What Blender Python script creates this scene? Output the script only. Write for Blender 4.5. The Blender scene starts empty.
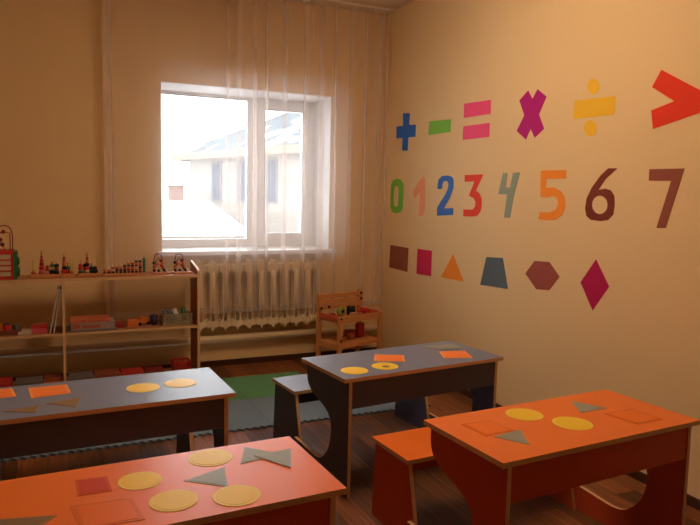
import bpy, bmesh, math, random
from mathutils import Vector, Matrix
random.seed(7)
PI = math.pi
S = bpy.context.scene
C = S.collection

# ------------------------------------------------------------------ camera
F_PX = 651.05
cam_d = bpy.data.cameras.new('camera')
cam = bpy.data.objects.new('camera', cam_d)
C.objects.link(cam)
cam_d.sensor_fit = 'HORIZONTAL'
cam_d.sensor_width = 36.0
cam_d.lens = 36.0 * F_PX / 700.0
cam_d.clip_start = 0.02
cam_d.clip_end = 300
RIGHT = (0.9111319181918878, -0.4116144462034432, 0.02030210158096745)
DOWN = (-0.021589251127636752, -0.09686862611552993, -0.9950629997694805)
FWD = (0.4115489422750579, 0.9061953525322906, -0.09714654477210484)
mw = Matrix.Identity(4)
for i in range(3):
    mw[i][0] = RIGHT[i]; mw[i][1] = -DOWN[i]; mw[i][2] = -FWD[i]
mw[0][3], mw[1][3], mw[2][3] = -2.7882, -5.4527, 1.4487
cam.matrix_world = mw
S.camera = cam

# ------------------------------------------------------------------ exposure, sky
S.view_settings.view_transform = 'Standard'
S.view_settings.look = 'None'
S.view_settings.gamma = 1.0
S.view_settings.use_curve_mapping = False
S.view_settings.exposure = 0.13
SKY = 8.0
SKY_COL = (0.93, 0.96, 1.0)
LAMP_W = 39.0
LAMP_COL = (1.0, 0.73, 0.47)
LAMPS = [(-1.6, -2.7, 'long ceiling lamp in the middle of the room')]
world = bpy.data.worlds.new('overcast_sky'); S.world = world
world.use_nodes = True
wn = world.node_tree.nodes; wl = world.node_tree.links
bg = wn['Background']
# overcast sky: a little brighter towards the zenith
tc = wn.new('ShaderNodeTexCoord'); sx = wn.new('ShaderNodeSeparateXYZ')
mr = wn.new('ShaderNodeMapRange'); mr.inputs[1].default_value = -0.1; mr.inputs[2].default_value = 1.0
mr.inputs[3].default_value = SKY * 0.9; mr.inputs[4].default_value = SKY * 1.5
wl.new(tc.outputs['Generated'], sx.inputs[0]); wl.new(sx.outputs['Z'], mr.inputs[0])
wl.new(mr.outputs[0], bg.inputs['Strength'])
bg.inputs['Color'].default_value = (*SKY_COL, 1)

# ------------------------------------------------------------------ materials
def mat(name, col, rough=0.6, spec=0.3, noise=0.0, scale=20.0, bump=0.0, bscale=200.0, metal=0.0, coat=0.0):
    m = bpy.data.materials.new(name); m.use_nodes = True
    nt = m.node_tree; n = nt.nodes; l = nt.links
    b = n['Principled BSDF']
    b.inputs['Roughness'].default_value = rough
    b.inputs['Specular IOR Level'].default_value = spec
    b.inputs['Metallic'].default_value = metal
    b.inputs['Coat Weight'].default_value = coat
    b.inputs['Base Color'].default_value = (*col, 1)
    if noise or bump:
        t = n.new('ShaderNodeTexCoord')
    if noise:
        nz = n.new('ShaderNodeTexNoise'); nz.inputs['Scale'].default_value = scale; nz.inputs['Detail'].default_value = 4
        l.new(t.outputs['Object'], nz.inputs['Vector'])
        mx = n.new('ShaderNodeMix'); mx.data_type = 'RGBA'
        mx.inputs[6].default_value = (*[c * (1 - noise) for c in col], 1)
        mx.inputs[7].default_value = (*[min(1, c * (1 + noise)) for c in col], 1)
        l.new(nz.outputs['Fac'], mx.inputs[0]); l.new(mx.outputs[2], b.inputs['Base Color'])
    if bump:
        nb = n.new('ShaderNodeTexNoise'); nb.inputs['Scale'].default_value = bscale; nb.inputs['Detail'].default_value = 3
        l.new(t.outputs['Object'], nb.inputs['Vector'])
        bp = n.new('ShaderNodeBump'); bp.inputs['Strength'].default_value = bump; bp.inputs['Distance'].default_value = 0.01
        l.new(nb.outputs['Fac'], bp.inputs['Height']); l.new(bp.outputs[0], b.inputs['Normal'])
    return m

def plank_mat():
    m = bpy.data.materials.new('laminate_floor'); m.use_nodes = True
    nt = m.node_tree; n = nt.nodes; l = nt.links; b = n['Principled BSDF']
    t = n.new('ShaderNodeTexCoord'); mp = n.new('ShaderNodeMapping'); mp.inputs['Rotation'].default_value = (0, 0, PI / 2)
    br = n.new('ShaderNodeTexBrick'); br.offset = 0.37
    br.inputs['Scale'].default_value = 1.0
    br.inputs['Brick Width'].default_value = 1.2; br.inputs['Row Height'].default_value = 0.125
    br.inputs['Mortar Size'].default_value = 0.0015; br.inputs['Mortar Smooth'].default_value = 0.1
    br.inputs['Color1'].default_value = (0.095, 0.033, 0.013, 1)
    br.inputs['Color2'].default_value = (0.25, 0.082, 0.028, 1)
    br.inputs['Mortar'].default_value = (0.02, 0.008, 0.005, 1)
    l.new(t.outputs['Object'], mp.inputs[0]); l.new(mp.outputs[0], br.inputs['Vector'])
    mp2 = n.new('ShaderNodeMapping'); mp2.inputs['Scale'].default_value = (28, 1.6, 1)
    nz = n.new('ShaderNodeTexNoise'); nz.inputs['Scale'].default_value = 2.0; nz.inputs['Detail'].default_value = 6
    l.new(t.outputs['Object'], mp2.inputs[0]); l.new(mp2.outputs[0], nz.inputs['Vector'])
    mr = n.new('ShaderNodeMapRange'); mr.inputs[1].default_value = .3; mr.inputs[2].default_value = .7
    mr.inputs[3].default_value = 0.6; mr.inputs[4].default_value = 1.3
    l.new(nz.outputs['Fac'], mr.inputs[0])
    vm = n.new('ShaderNodeVectorMath'); vm.operation = 'SCALE'
    l.new(br.outputs['Color'], vm.inputs[0]); l.new(mr.outputs[0], vm.inputs['Scale'])
    l.new(vm.outputs[0], b.inputs['Base Color'])
    b.inputs['Roughness'].default_value = 0.5; b.inputs['Specular IOR Level'].default_value = 0.2
    return m

def brick_mat(name, c1, c2, mortar, w, h):
    m = bpy.data.materials.new(name); m.use_nodes = True
    nt = m.node_tree; n = nt.nodes; l = nt.links; b = n['Principled BSDF']
    t = n.new('ShaderNodeTexCoord'); mp = n.new('ShaderNodeMapping'); mp.inputs['Rotation'].default_value = (PI / 2, 0, 0)
    br = n.new('ShaderNodeTexBrick')
    br.inputs['Scale'].default_value = 1; br.inputs['Brick Width'].default_value = w; br.inputs['Row Height'].default_value = h
    br.inputs['Mortar Size'].default_value = 0.012
    for k, c in (('Color1', c1), ('Color2', c2), ('Mortar', mortar)): br.inputs[k].default_value = (*c, 1)
    l.new(t.outputs['Object'], mp.inputs[0]); l.new(mp.outputs[0], br.inputs['Vector'])
    l.new(br.outputs['Color'], b.inputs['Base Color']); b.inputs['Roughness'].default_value = 0.9
    return m

def voile_mat():
    m = bpy.data.materials.new('sheer_voile'); m.use_nodes = True
    nt = m.node_tree; n = nt.nodes; l = nt.links
    n.remove(n['Principled BSDF']); out = n['Material Output']
    tr = n.new('ShaderNodeBsdfTransparent')
    di = n.new('ShaderNodeBsdfDiffuse'); di.inputs['Color'].default_value = (0.90, 0.80, 0.76, 1)
    tl = n.new('ShaderNodeBsdfTranslucent'); tl.inputs['Color'].default_value = (0.90, 0.80, 0.76, 1)
    m1 = n.new('ShaderNodeMixShader'); m1.inputs[0].default_value = 0.5
    m2 = n.new('ShaderNodeMixShader')
    # threads cover more of the view where the cloth is seen edge-on
    lw = n.new('ShaderNodeLayerWeight'); lw.inputs['Blend'].default_value = 0.35
    mr = n.new('ShaderNodeMapRange'); mr.inputs[3].default_value = VOILE_COVER; mr.inputs[4].default_value = 0.5
    l.new(lw.outputs['Facing'], mr.inputs[0])
    l.new(di.outputs[0], m1.inputs[1]); l.new(tl.outputs[0], m1.inputs[2])
    l.new(mr.outputs[0], m2.inputs[0]); l.new(tr.outputs[0], m2.inputs[1]); l.new(m1.outputs[0], m2.inputs[2])
    l.new(m2.outputs[0], out.inputs['Surface'])
    return m
VOILE_COVER = 0.255

def glass_mat():
    m = bpy.data.materials.new('window_glass'); m.use_nodes = True
    nt = m.node_tree; n = nt.nodes; l = nt.links
    n.remove(n['Principled BSDF']); out = n['Material Output']
    tr = n.new('ShaderNodeBsdfTransparent'); tr.inputs['Color'].default_value = (0.95, 0.97, 0.97, 1)
    gl = n.new('ShaderNodeBsdfGlossy'); gl.inputs['Roughness'].default_value = 0.02
    fr = n.new('ShaderNodeFresnel'); fr.inputs['IOR'].default_value = 1.45
    mx = n.new('ShaderNodeMixShader')
    l.new(fr.outputs[0], mx.inputs[0]); l.new(tr.outputs[0], mx.inputs[1]); l.new(gl.outputs[0], mx.inputs[2])
    l.new(mx.outputs[0], out.inputs['Surface'])
    return m

M = {}
M['wall'] = mat('cream_wall_paint', (0.79, 0.565, 0.305), 0.8, 0.12, bump=0.14, bscale=90)
M['ceiling'] = mat('ceiling_paint', (0.82, 0.66, 0.48), 0.8, 0.2)
M['reveal'] = mat('white_plaster_reveal', (0.92, 0.89, 0.87), 0.7, 0.2)
M['pvc'] = mat('white_plastic_frame', (0.93, 0.91, 0.90), 0.35, 0.4)
M['gasket'] = mat('grey_gasket', (0.16, 0.15, 0.15), 0.6)
M['sill'] = mat('white_sill', (0.85, 0.82, 0.80), 0.3, 0.4)
M['floor'] = plank_mat()
M['plinth'] = mat('dark_brown_plinth', (0.06, 0.022, 0.013), 0.45, 0.3, noise=.3, scale=12)
M['glass'] = glass_mat()
M['voile'] = voile_mat()
M['radiator'] = mat('radiator_cream_paint', (0.80, 0.64, 0.43), 0.45, 0.35)
M['rail'] = mat('curtain_rail_white', (0.75, 0.62, 0.5), 0.5)
M['o_top'] = mat('orange_laminate', (0.80, 0.175, 0.025), 0.35, 0.34, noise=0.05, scale=60, bump=.04, bscale=180)
M['b_top'] = mat('blue_grey_laminate', (0.155, 0.18, 0.28), 0.38, 0.35, noise=0.08, scale=60, bump=.04, bscale=180)
M['o_side'] = mat('orange_laminate_shaded', (0.52, 0.075, 0.025), 0.45, 0.3, noise=0.06, scale=40)  # same orange laminate, with the shade on the upright panels put into the colour
M['b_side'] = mat('blue_grey_laminate_shaded', (0.080, 0.088, 0.155), 0.45, 0.3, noise=0.08, scale=40)  # blue-grey laminate again, darkened to paint in the shade below the tabletop
M['edge'] = mat('beech_edge_band', (0.66, 0.41, 0.22), 0.45, 0.35, noise=0.12, scale=30)
M['mat_blue'] = mat('grey_blue_foam', (0.15, 0.205, 0.275), 0.85, 0.15, noise=.08, scale=90, bump=.3, bscale=300)
M['mat_green'] = mat('green_foam', (0.11, 0.28, 0.135), 0.85, 0.15, noise=.08, scale=90, bump=.3, bscale=300)
M['beech_panel'] = mat('beech_board', (0.40, 0.17, 0.075), 0.5, 0.3, noise=0.15, scale=18)
M['shelf_side'] = mat('red_brown_board', (0.42, 0.13, 0.055), 0.45, 0.35, noise=0.12, scale=18)
M['pine'] = mat('toy_bench_pine', (0.58, 0.235, 0.075), 0.5, 0.3, noise=0.18, scale=25)
M['snow'] = mat('snow', (0.85, 0.87, 0.9), 0.9, 0.1, noise=.04, scale=3)
M['roof'] = mat('grey_roof_sheet', (0.035, 0.040, 0.045), 1.0, 0.0, noise=.2, scale=1.5)
def snowy(m):
    nt = m.node_tree; n = nt.nodes; l = nt.links; b = n['Principled BSDF']
    tc_ = n.new('ShaderNodeTexCoord'); nz = n.new('ShaderNodeTexNoise'); nz.inputs['Scale'].default_value = 0.9; nz.inputs['Detail'].default_value = 5
    rp = n.new('ShaderNodeValToRGB'); rp.color_ramp.elements[0].position = .53; rp.color_ramp.elements[1].position = .60
    rp.color_ramp.elements[0].color = (0.075, 0.088, 0.097, 1); rp.color_ramp.elements[1].color = (0.8, 0.82, 0.85, 1)
    l.new(tc_.outputs['Object'], nz.inputs['Vector']); l.new(nz.outputs['Fac'], rp.inputs[0]); l.new(rp.outputs[0], b.inputs['Base Color'])
snowy(M['roof'])
M['fascia'] = mat('tan_fascia', (0.16, 0.12, 0.09), 0.8)
M['brick'] = brick_mat('pale_house_brick', (0.15, 0.132, 0.115), (0.19, 0.17, 0.15), (0.22, 0.20, 0.185), 0.9, 0.30)
M['far_glass'] = mat('far_window_glass', (0.05, 0.06, 0.08), 0.6, 0.1)
M['door_brown'] = mat('weathered_brown', (0.20, 0.13, 0.11), 0.8)
M['far_frame'] = mat('far_window_frame', (0.16, 0.16, 0.16), 0.9, 0.0)
M['bark'] = mat('bark', (0.22, 0.22, 0.19), 0.9)
M['dark_metal'] = mat('dark_metal', (0.03, 0.02, 0.02), 0.4, 0.4)

def cmat(name, col, rough=0.5, spec=0.3, **k):
    if name not in M: M[name] = mat(name, col, rough, spec, **k)
    return M[name]
RED = cmat('toy_red', (0.52, 0.03, 0.025)); DRED = cmat('toy_dark_red', (0.25, 0.02, 0.02)); PINK = cmat('toy_pink', (0.6, 0.09, 0.12))
GREEN = cmat('toy_green', (0.04, 0.16, 0.06)); YEL = cmat('toy_yellow', (0.62, 0.42, 0.06)); BLUE = cmat('toy_navy', (0.02, 0.025, 0.07))
BLK = cmat('toy_black', (0.012, 0.01, 0.01)); CREAM = cmat('toy_cream', (0.60, 0.46, 0.32)); ORG = cmat('toy_orange', (0.62, 0.17, 0.04))
WOOD = cmat('toy_wood', (0.55, 0.22, 0.08), noise=.15, scale=30); LIME = cmat('toy_olive_green', (0.30, 0.33, 0.05)); WHT = cmat('toy_white', (0.65, 0.55, 0.48))
GREY = cmat('toy_grey', (0.16, 0.14, 0.14)); LBLUE = cmat('toy_light_blue', (0.10, 0.16, 0.24))

# ------------------------------------------------------------------ mesh helpers
class MB:
    """collects shapes into one mesh"""
    def __init__(s): s.v = []; s.f = []; s.mi = []; s.sm = []
    def add(s, v, f, mi=0, sm=False):
        o = len(s.v); s.v += [tuple(p) for p in v]
        for q in f: s.f.append([i + o for i in q]); s.mi.append(mi); s.sm.append(sm)
        return s
    def box(s, x0, x1, y0, y1, z0, z1, mi=0, bev=0.0):
        if bev <= 0:
            v = [(x, y, z) for x in (x0, x1) for y in (y0, y1) for z in (z0, z1)]
            f = [(0, 1, 3, 2), (4, 6, 7, 5), (0, 4, 5, 1), (2, 3, 7, 6), (0, 2, 6, 4), (1, 5, 7, 3)]
            return s.add(v, f, mi)
        bm = bmesh.new(); bmesh.ops.create_cube(bm, size=1)
        for q in bm.verts: q.co = Vector(((x0 + x1) / 2 + q.co.x * (x1 - x0), (y0 + y1) / 2 + q.co.y * (y1 - y0), (z0 + z1) / 2 + q.co.z * (z1 - z0)))
        bmesh.ops.bevel(bm, geom=bm.edges[:], offset=bev, segments=2, affect='EDGES', profile=0.6)
        bm.verts.index_update()
        s.add([q.co for q in bm.verts], [[q.index for q in fc.verts] for fc in bm.faces], mi); bm.free(); return s
    def prism(s, pts, axis, a0, a1, mi=0, side_mi=None):
        """closed 2D outline extruded along axis; pts in the two other coordinates (cyclic order kept)"""
        def P(p, a): return (a, p[0], p[1]) if axis == 'x' else (p[0], a, p[1]) if axis == 'y' else (p[0], p[1], a)
        n = len(pts); v = [P(p, a0) for p in pts] + [P(p, a1) for p in pts]
        s.add(v, [list(range(n))[::-1], list(range(n, 2 * n))], mi)
        s.add(v, [(i, (i + 1) % n, n + (i + 1) % n, n + i) for i in range(n)], mi if side_mi is None else side_mi)
        return s
    def tube(s, pts, r, seg=10, mi=0, closed=False, caps=True):
        pts = [Vector(p) for p in pts]; n = len(pts)
        rs = r if isinstance(r, (list, tuple)) else [r] * n
        rings = []; prev = None
        for i, p in enumerate(pts):
            if closed: t = pts[(i + 1) % n] - pts[i - 1]
            else: t = pts[min(i + 1, n - 1)] - pts[max(i - 1, 0)]
            t.normalize()
            if prev is None:
                a = Vector((0, 0, 1)) if abs(t.z) < .9 else Vector((1, 0, 0)); u = t.cross(a).normalized()
            else:
                u = (prev - t * prev.dot(t)).normalized()
            w = t.cross(u); prev = u
            rings.append([p + (u * math.cos(2 * PI * k / seg) + w * math.sin(2 * PI * k / seg)) * rs[i] for k in range(seg)])
        v = [q for rr in rings for q in rr]; f = []
        for i in range(n if closed else n - 1):
            j = (i + 1) % n
            for k in range(seg): f.append((i * seg + k, i * seg + (k + 1) % seg, j * seg + (k + 1) % seg, j * seg + k))
        s.add(v, f, mi, True)
        if caps and not closed: s.add(v, [list(range(seg))[::-1], list(range((n - 1) * seg, n * seg))], mi)
        return s
    def lathe(s, prof, c=(0, 0, 0), seg=20, mi=0, axis='z'):
        """prof: (radius, height) list"""
        v = []; f = []
        for r, h in prof:
            for k in range(seg):
                a = 2 * PI * k / seg; x, y = r * math.cos(a), r * math.sin(a)
                q = (x, y, h) if axis == 'z' else (x, h, y) if axis == 'y' else (h, x, y)
                v.append((c[0] + q[0], c[1] + q[1], c[2] + q[2]))
        for i in range(len(prof) - 1):
            for k in range(seg): f.append((i * seg + k, i * seg + (k + 1) % seg, (i + 1) * seg + (k + 1) % seg, (i + 1) * seg + k))
        s.add(v, f, mi, True)
        s.add(v, [list(range(seg))[::-1], list(range((len(prof) - 1) * seg, len(prof) * seg))], mi)
        return s
    def ball(s, c, r, mi=0, seg=12, sq=1.0):
        k = 8
        return s.lathe([(max(r * math.sin(PI * i / k), 1e-4), -r * sq * math.cos(PI * i / k)) for i in range(k + 1)], c, seg, mi)
    def build(s, name, mats, parent=None, loc=None, rz=None):
        me = bpy.data.meshes.new(name); me.from_pydata(s.v, [], s.f)
        if not isinstance(mats, (list, tuple)): mats = [mats]
        for m in mats: me.materials.append(m)
        me.polygons.foreach_set('material_index', s.mi); me.polygons.foreach_set('use_smooth', s.sm)
        bm = bmesh.new(); bm.from_mesh(me); bmesh.ops.remove_doubles(bm, verts=bm.verts, dist=1e-6)
        bmesh.ops.recalc_face_normals(bm, faces=bm.faces); bm.to_mesh(me); bm.free()
        o = bpy.data.objects.new(name, me); C.objects.link(o)
        if parent: o.parent = parent
        if loc: o.location = loc
        if rz is not None: o.rotation_euler.z = rz
        return o

def tag(o, label, cat, group=None):
    o['label'] = label; o['category'] = cat
    if group: o['group'] = group
    return o
def thing(name, label, cat, loc=(0, 0, 0), rz=0.0, group=None):
    o = bpy.data.objects.new(name, None); C.objects.link(o); o.empty_display_size = 0.1
    o.location = loc; o.rotation_euler.z = rz
    return tag(o, label, cat, group)
def struct(o): o['kind'] = 'structure'; return o
def copy_tree(o, parent=None):
    c = o.copy(); C.objects.link(c)
    c.parent = parent
    for ch in list(o.children): copy_tree(ch, c)
    return c

# ------------------------------------------------------------------ room shell
RX0, RY0, CZ = -5.2, -7.2, 3.12
WX0, WX1, WZ0, WZ1, WD = -2.0, -0.525, 0.96, 2.351, 0.48
struct(MB().box(RX0, 0, RY0, 0, -0.1, 0).build('floor', M['floor']))
struct(MB().box(RX0 - .2, .2, RY0 - .2, 0.5, CZ, CZ + 0.1).build('ceiling', M['ceiling']))
struct(MB().box(0, 0.2, RY0 - .2, 0.5, -0.1, CZ).build('wall_right', M['wall']))
struct(MB().box(RX0 - 0.2, RX0, RY0 - .2, 0.5, -0.1, CZ).build('wall_left', M['wall']))
struct(MB().box(RX0, 0, RY0 - .2, RY0, -0.1, CZ).build('wall_front', M['wall']))
wb = MB()
# back wall with the opening: outline faces as four blocks sharing planes
wb.box(RX0, WX0, 0, WD, -0.1, CZ); wb.box(WX1, 0, 0, WD, -0.1, CZ)
wb.box(WX0, WX1, 0, WD, -0.1, WZ0); wb.box(WX0, WX1, 0, WD, WZ1, CZ)
struct(wb.build('wall_back', M['wall']))
# white plastered reveal lining
rv = MB()
rv.box(WX0, WX0 + .006, 0.002, WD - .07, WZ0 + .034, WZ1 - .006); rv.box(WX1 - .006, WX1, 0.002, WD - .07, WZ0 + .034, WZ1 - .006)
rv.box(WX0, WX1, 0.002, WD - .07, WZ1 - .006, WZ1)
struct(rv.build('trim_1', M['reveal']))
# plinths
struct(MB().box(RX0, 0, -0.014, 0, 0, 0.048).build('baseboard_back', M['plinth']))
struct(MB().box(-0.014, 0, RY0, -0.014, 0, 0.048).build('baseboard_right', M['plinth']))

# ------------------------------------------------------------------ window
fy0, fy1 = 0.41, 0.475
win = thing('window_1', '', ''); del win['label']; del win['category']; win['kind'] = 'structure'
win.location = (0, 0, 0)
x0, x1, z0, z1 = WX0, WX1, 0.985, WZ1
gx = (-1.94, -1.176, -1.014, -0.650); gz = (1.062, 2.315); gz2 = (1.115, 2.245)
fr = MB()
fr.box(x0, gx[0], fy0, fy1, z0, z1); fr.box(gx[0], x1, fy0, fy1, z0, gz[0]); fr.box(gx[0], x1, fy0, fy1, gz[1], z1)
fr.box(gx[1], gx[1] + .072, fy0, fy1, gz[0], gz[1]); fr.box(x1 - .05, x1, fy0, fy1, gz[0], gz[1])
fr.build('window_frame', M['pvc'], win)
sa = MB(); sx0, sx1, sz0, sz1 = gx[1] + .06, x1 - .04, gz[0] - .01, gz[1] + .005
for b in ((sx0, gx[2], sz0, sz1), (gx[3], sx1, sz0, sz1), (gx[2], gx[3], sz0, gz2[0]), (gx[2], gx[3], gz2[1], sz1)):
    sa.box(b[0], b[1], fy0 - .018, fy1 - .02, b[2], b[3])
sash = sa.build('window_sash', M['pvc'], win)
hd = MB(); hd.box(sx0 + .015, sx0 + .035, fy0 - .030, fy0 - .018, 1.62, 1.69, bev=.003); hd.box(sx0 + .018, sx0 + .032, fy0 - .048, fy0 - .034, 1.54, 1.66, bev=.004)
hd.box(sx0 + .019, sx0 + .031, fy0 - .040, fy0 - .028, 1.645, 1.665)
hd.build('handle', M['pvc'], sash)
for k, (a, b, c, d) in enumerate(((gx[0], gx[1], gz[0], gz[1]), (gx[2], gx[3], gz2[0], gz2[1]))):
    MB().box(a, b, .44, .446, c, d).build('pane', M['glass'], win)
    g = MB(); y0 = fy0 - (0.020 if k else 0.002); t = .005
    for q in ((a - t, a, c - t, d + t), (b, b + t, c - t, d + t), (a, b, c - t, c), (a, b, d, d + t)): g.box(q[0], q[1], y0, y0 + .004, q[2], q[3])
    g.build('gasket', M['gasket'], win)
sl = MB(); sl.box(WX0 - .045, WX1 + .045, -0.075, 0, WZ0, WZ0 + .034, bev=.006); sl.box(WX0, WX1, -.001, fy0 + .01, WZ0, WZ0 + .034)
struct(sl.build('window_1_sill', M['sill']))

# ------------------------------------------------------------------ outside
struct(MB().box(-14, 20, .6, 60, -1.2, -1.0).build('ground_snow', M['snow']))
def far_house():
    A = Vector((0.814, 13.829)); d = Vector((.30924, -.95098)); n = Vector((.95098, .30924))
    ang = math.atan2(d.y, d.x)
    t = thing('house', 'pale brick house with grey hip roof seen through the window', 'house', (A.x, A.y, -1.0), ang)
    L, W, E = 9.0, 6.5, 3.62
    b = MB().box(0, L, 0, W, 0, E); b.build('wall', M['brick'], t)
    o = .35; h = 1.9
    r = MB(); v = [(-o, -o, E), (L + o, -o, E), (L + o, W + o, E), (-o, W + o, E), (3.0, W / 2, E + h), (L - 3.0, W / 2, E + h)]
    r.add(v, [(0, 1, 5, 4), (1, 2, 5), (2, 3, 4, 5), (3, 0, 4), (0, 3, 2, 1)]); r.build('roof', M['roof'], t)
    MB().box(-o, L + o, -o - .04, -o, E - .17, E + .02).box(-o - .04, -o, -o, W + o, E - .17, E + .02).build('fascia', M['fascia'], t)
    for x in (1.25, 2.5, 3.8, 5.2):
        w = MB().box(x, x + .50, -.03, .02, 2.30, 3.38).build('window', M['far_frame'], t)
        MB().box(x + .04, x + .23, -.04, -.02, 2.34, 3.34).box(x + .27, x + .46, -.04, -.02, 2.34, 3.34).build('pane', M['far_glass'], w)
    return t
far_house()
sh = thing('shed', 'low snow covered shed roof below the brick house outside the window', 'shed', (-0.6, 8.4, -1.0))
sb = MB(); sb.box(-2.4, 1.3, 0, 3.0, 0, 1.75); sb.build('wall', M['fascia'], sh)
sr = MB(); sr.prism([(-.25, 1.62), (3.3, 2.17), (3.3, 2.32), (-.25, 1.80)], 'x', -2.6, 1.5); sr.build('roof', M['snow'], sh)
hut = thing('outhouse', 'small brown shed standing left of the brick house outside', 'shed', (.22, 12.6, -1.0))
MB().box(-.20, .20, 0, .5, 0, 2.75).build('wall', M['door_brown'], hut)
MB().prism([(-.3, 2.72), (.3, 2.72), (0, 2.85)], 'y', -.08, .58).build('roof', M['snow'], hut)
WALL_SHAPES = {
  'plus': [(-0.369,2.203),(-0.492,2.19),(-0.485,2.091),(-0.6,2.083),(-0.598,1.983),(-0.479,1.986),(-0.472,1.874),(-0.37,1.88),(-0.376,1.989),(-0.262,1.994),(-0.256,2.098),(-0.376,2.094)],
  'minus': [(-0.816,2.088),(-1.136,2.074),(-1.135,1.978),(-0.805,1.979)],
  'eq_t': [(-1.307,2.17),(-1.635,2.156),(-1.636,2.06),(-1.31,2.066)],
  'eq_b': [(-1.308,2.004),(-1.632,1.999),(-1.633,1.901),(-1.308,1.904)],
  'mul': [(-2.028,2.165),(-2.073,2.105),(-2.118,2.161),(-2.204,2.103),(-2.142,2.001),(-2.196,1.909),(-2.112,1.859),(-2.07,1.92),(-2.028,1.854),(-1.932,1.917),(-2.001,2.012),(-1.944,2.113)],
  'div': [(-2.449,2.048),(-2.756,2.034),(-2.755,1.935),(-2.445,1.942)],
  'dot1': [(-2.634,2.103),(-2.633,2.087),(-2.624,2.073),(-2.61,2.066),(-2.594,2.065),(-2.577,2.071),(-2.562,2.082),(-2.55,2.098),(-2.546,2.116),(-2.548,2.132),(-2.557,2.145),(-2.571,2.152),(-2.587,2.153),(-2.604,2.147),(-2.619,2.136),(-2.63,2.12)],
  'dot2': [(-2.633,1.873),(-2.631,1.856),(-2.621,1.842),(-2.606,1.833),(-2.588,1.831),(-2.569,1.836),(-2.552,1.848),(-2.541,1.863),(-2.536,1.881),(-2.538,1.899),(-2.547,1.913),(-2.563,1.921),(-2.581,1.922),(-2.6,1.917),(-2.617,1.906),(-2.628,1.89)],
  'gt': [(-3.044,2.125),(-2.993,2.047),(-3.131,1.96),(-2.997,1.93),(-3.015,1.835),(-3.398,1.911),(-3.399,1.918)],
  '7': [(-3.01,1.632),(-3.215,1.629),(-3.13,1.336),(-3.076,1.333),(-3.145,1.57),(-3.011,1.574)],
  '6': [(-2.798,1.644),(-2.734,1.646),(-2.681,1.607),(-2.621,1.54),(-2.587,1.482),(-2.579,1.423),(-2.591,1.379),(-2.628,1.358),(-2.7,1.354),(-2.755,1.362),(-2.789,1.394),(-2.795,1.446),(-2.788,1.497),(-2.761,1.525),(-2.723,1.534),(-2.671,1.527),(-2.719,1.587)],
  '6h': [(-2.745,1.445),(-2.743,1.425),(-2.732,1.409),(-2.714,1.397),(-2.692,1.392),(-2.669,1.396),(-2.649,1.407),(-2.635,1.423),(-2.629,1.443),(-2.632,1.463),(-2.643,1.48),(-2.662,1.492),(-2.684,1.496),(-2.706,1.492),(-2.726,1.481),(-2.74,1.465)],
  '0': [(-0.292,1.639),(-0.363,1.628),(-0.412,1.591),(-0.418,1.559),(-0.412,1.371),(-0.367,1.338),(-0.278,1.327),(-0.206,1.344),(-0.18,1.389),(-0.181,1.576),(-0.213,1.621)],
  '0h': [(-0.285,1.571),(-0.322,1.568),(-0.331,1.536),(-0.326,1.4),(-0.282,1.387),(-0.241,1.403),(-0.241,1.537),(-0.251,1.566)],
  '1': [(-0.753,1.645),(-0.78,1.626),(-0.784,1.373),(-0.753,1.318),(-0.698,1.319),(-0.708,1.521),(-0.608,1.463),(-0.589,1.528),(-0.699,1.621)],
  '2': [(-0.976,1.574),(-0.985,1.615),(-1.035,1.643),(-1.115,1.646),(-1.177,1.634),(-1.202,1.608),(-1.202,1.546),(-1.163,1.48),(-1.106,1.418),(-1.076,1.39),(-1.211,1.396),(-1.212,1.343),(-0.981,1.329),(-0.981,1.393),(-1.017,1.432),(-1.088,1.494),(-1.129,1.546),(-1.132,1.586),(-1.107,1.604),(-1.062,1.601),(-1.046,1.581),(-1.041,1.543),(-0.975,1.541)],
  '3': [(-1.349,1.643),(-1.58,1.642),(-1.498,1.528),(-1.546,1.504),(-1.572,1.47),(-1.576,1.422),(-1.561,1.379),(-1.527,1.347),(-1.468,1.338),(-1.349,1.337),(-1.35,1.388),(-1.465,1.389),(-1.497,1.412),(-1.5,1.445),(-1.475,1.473),(-1.414,1.49),(-1.476,1.594),(-1.353,1.593)],
  '4': [(-1.806,1.646),(-1.853,1.643),(-1.838,1.547),(-1.886,1.546),(-1.912,1.644),(-1.982,1.645),(-1.928,1.477),(-1.9,1.343),(-1.837,1.344),(-1.859,1.501),(-1.763,1.502)],
  '5': [(-2.185,1.65),(-2.411,1.647),(-2.41,1.596),(-2.24,1.597),(-2.239,1.541),(-2.31,1.544),(-2.373,1.522),(-2.409,1.486),(-2.419,1.427),(-2.392,1.378),(-2.334,1.346),(-2.262,1.342),(-2.185,1.345),(-2.195,1.389),(-2.286,1.39),(-2.338,1.409),(-2.356,1.444),(-2.341,1.482),(-2.305,1.494),(-2.252,1.482),(-2.193,1.489)],
  'sq': [(-0.202,1.039),(-0.535,1.036),(-0.526,0.826),(-0.188,0.832)],
  'rect': [(-0.691,1.042),(-0.922,1.043),(-0.92,0.835),(-0.687,0.829)],
  'tri': [(-1.231,1.044),(-1.072,0.844),(-1.386,0.848)],
  'trap': [(-1.657,1.058),(-1.843,1.068),(-1.912,0.863),(-1.596,0.852)],
  'hex': [(-2.168,1.079),(-2.303,1.085),(-2.4,1.004),(-2.314,0.91),(-2.197,0.9),(-2.083,0.989)],
  'dia': [(-2.684,1.137),(-2.79,0.995),(-2.679,0.844),(-2.575,0.992)],
}

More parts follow.
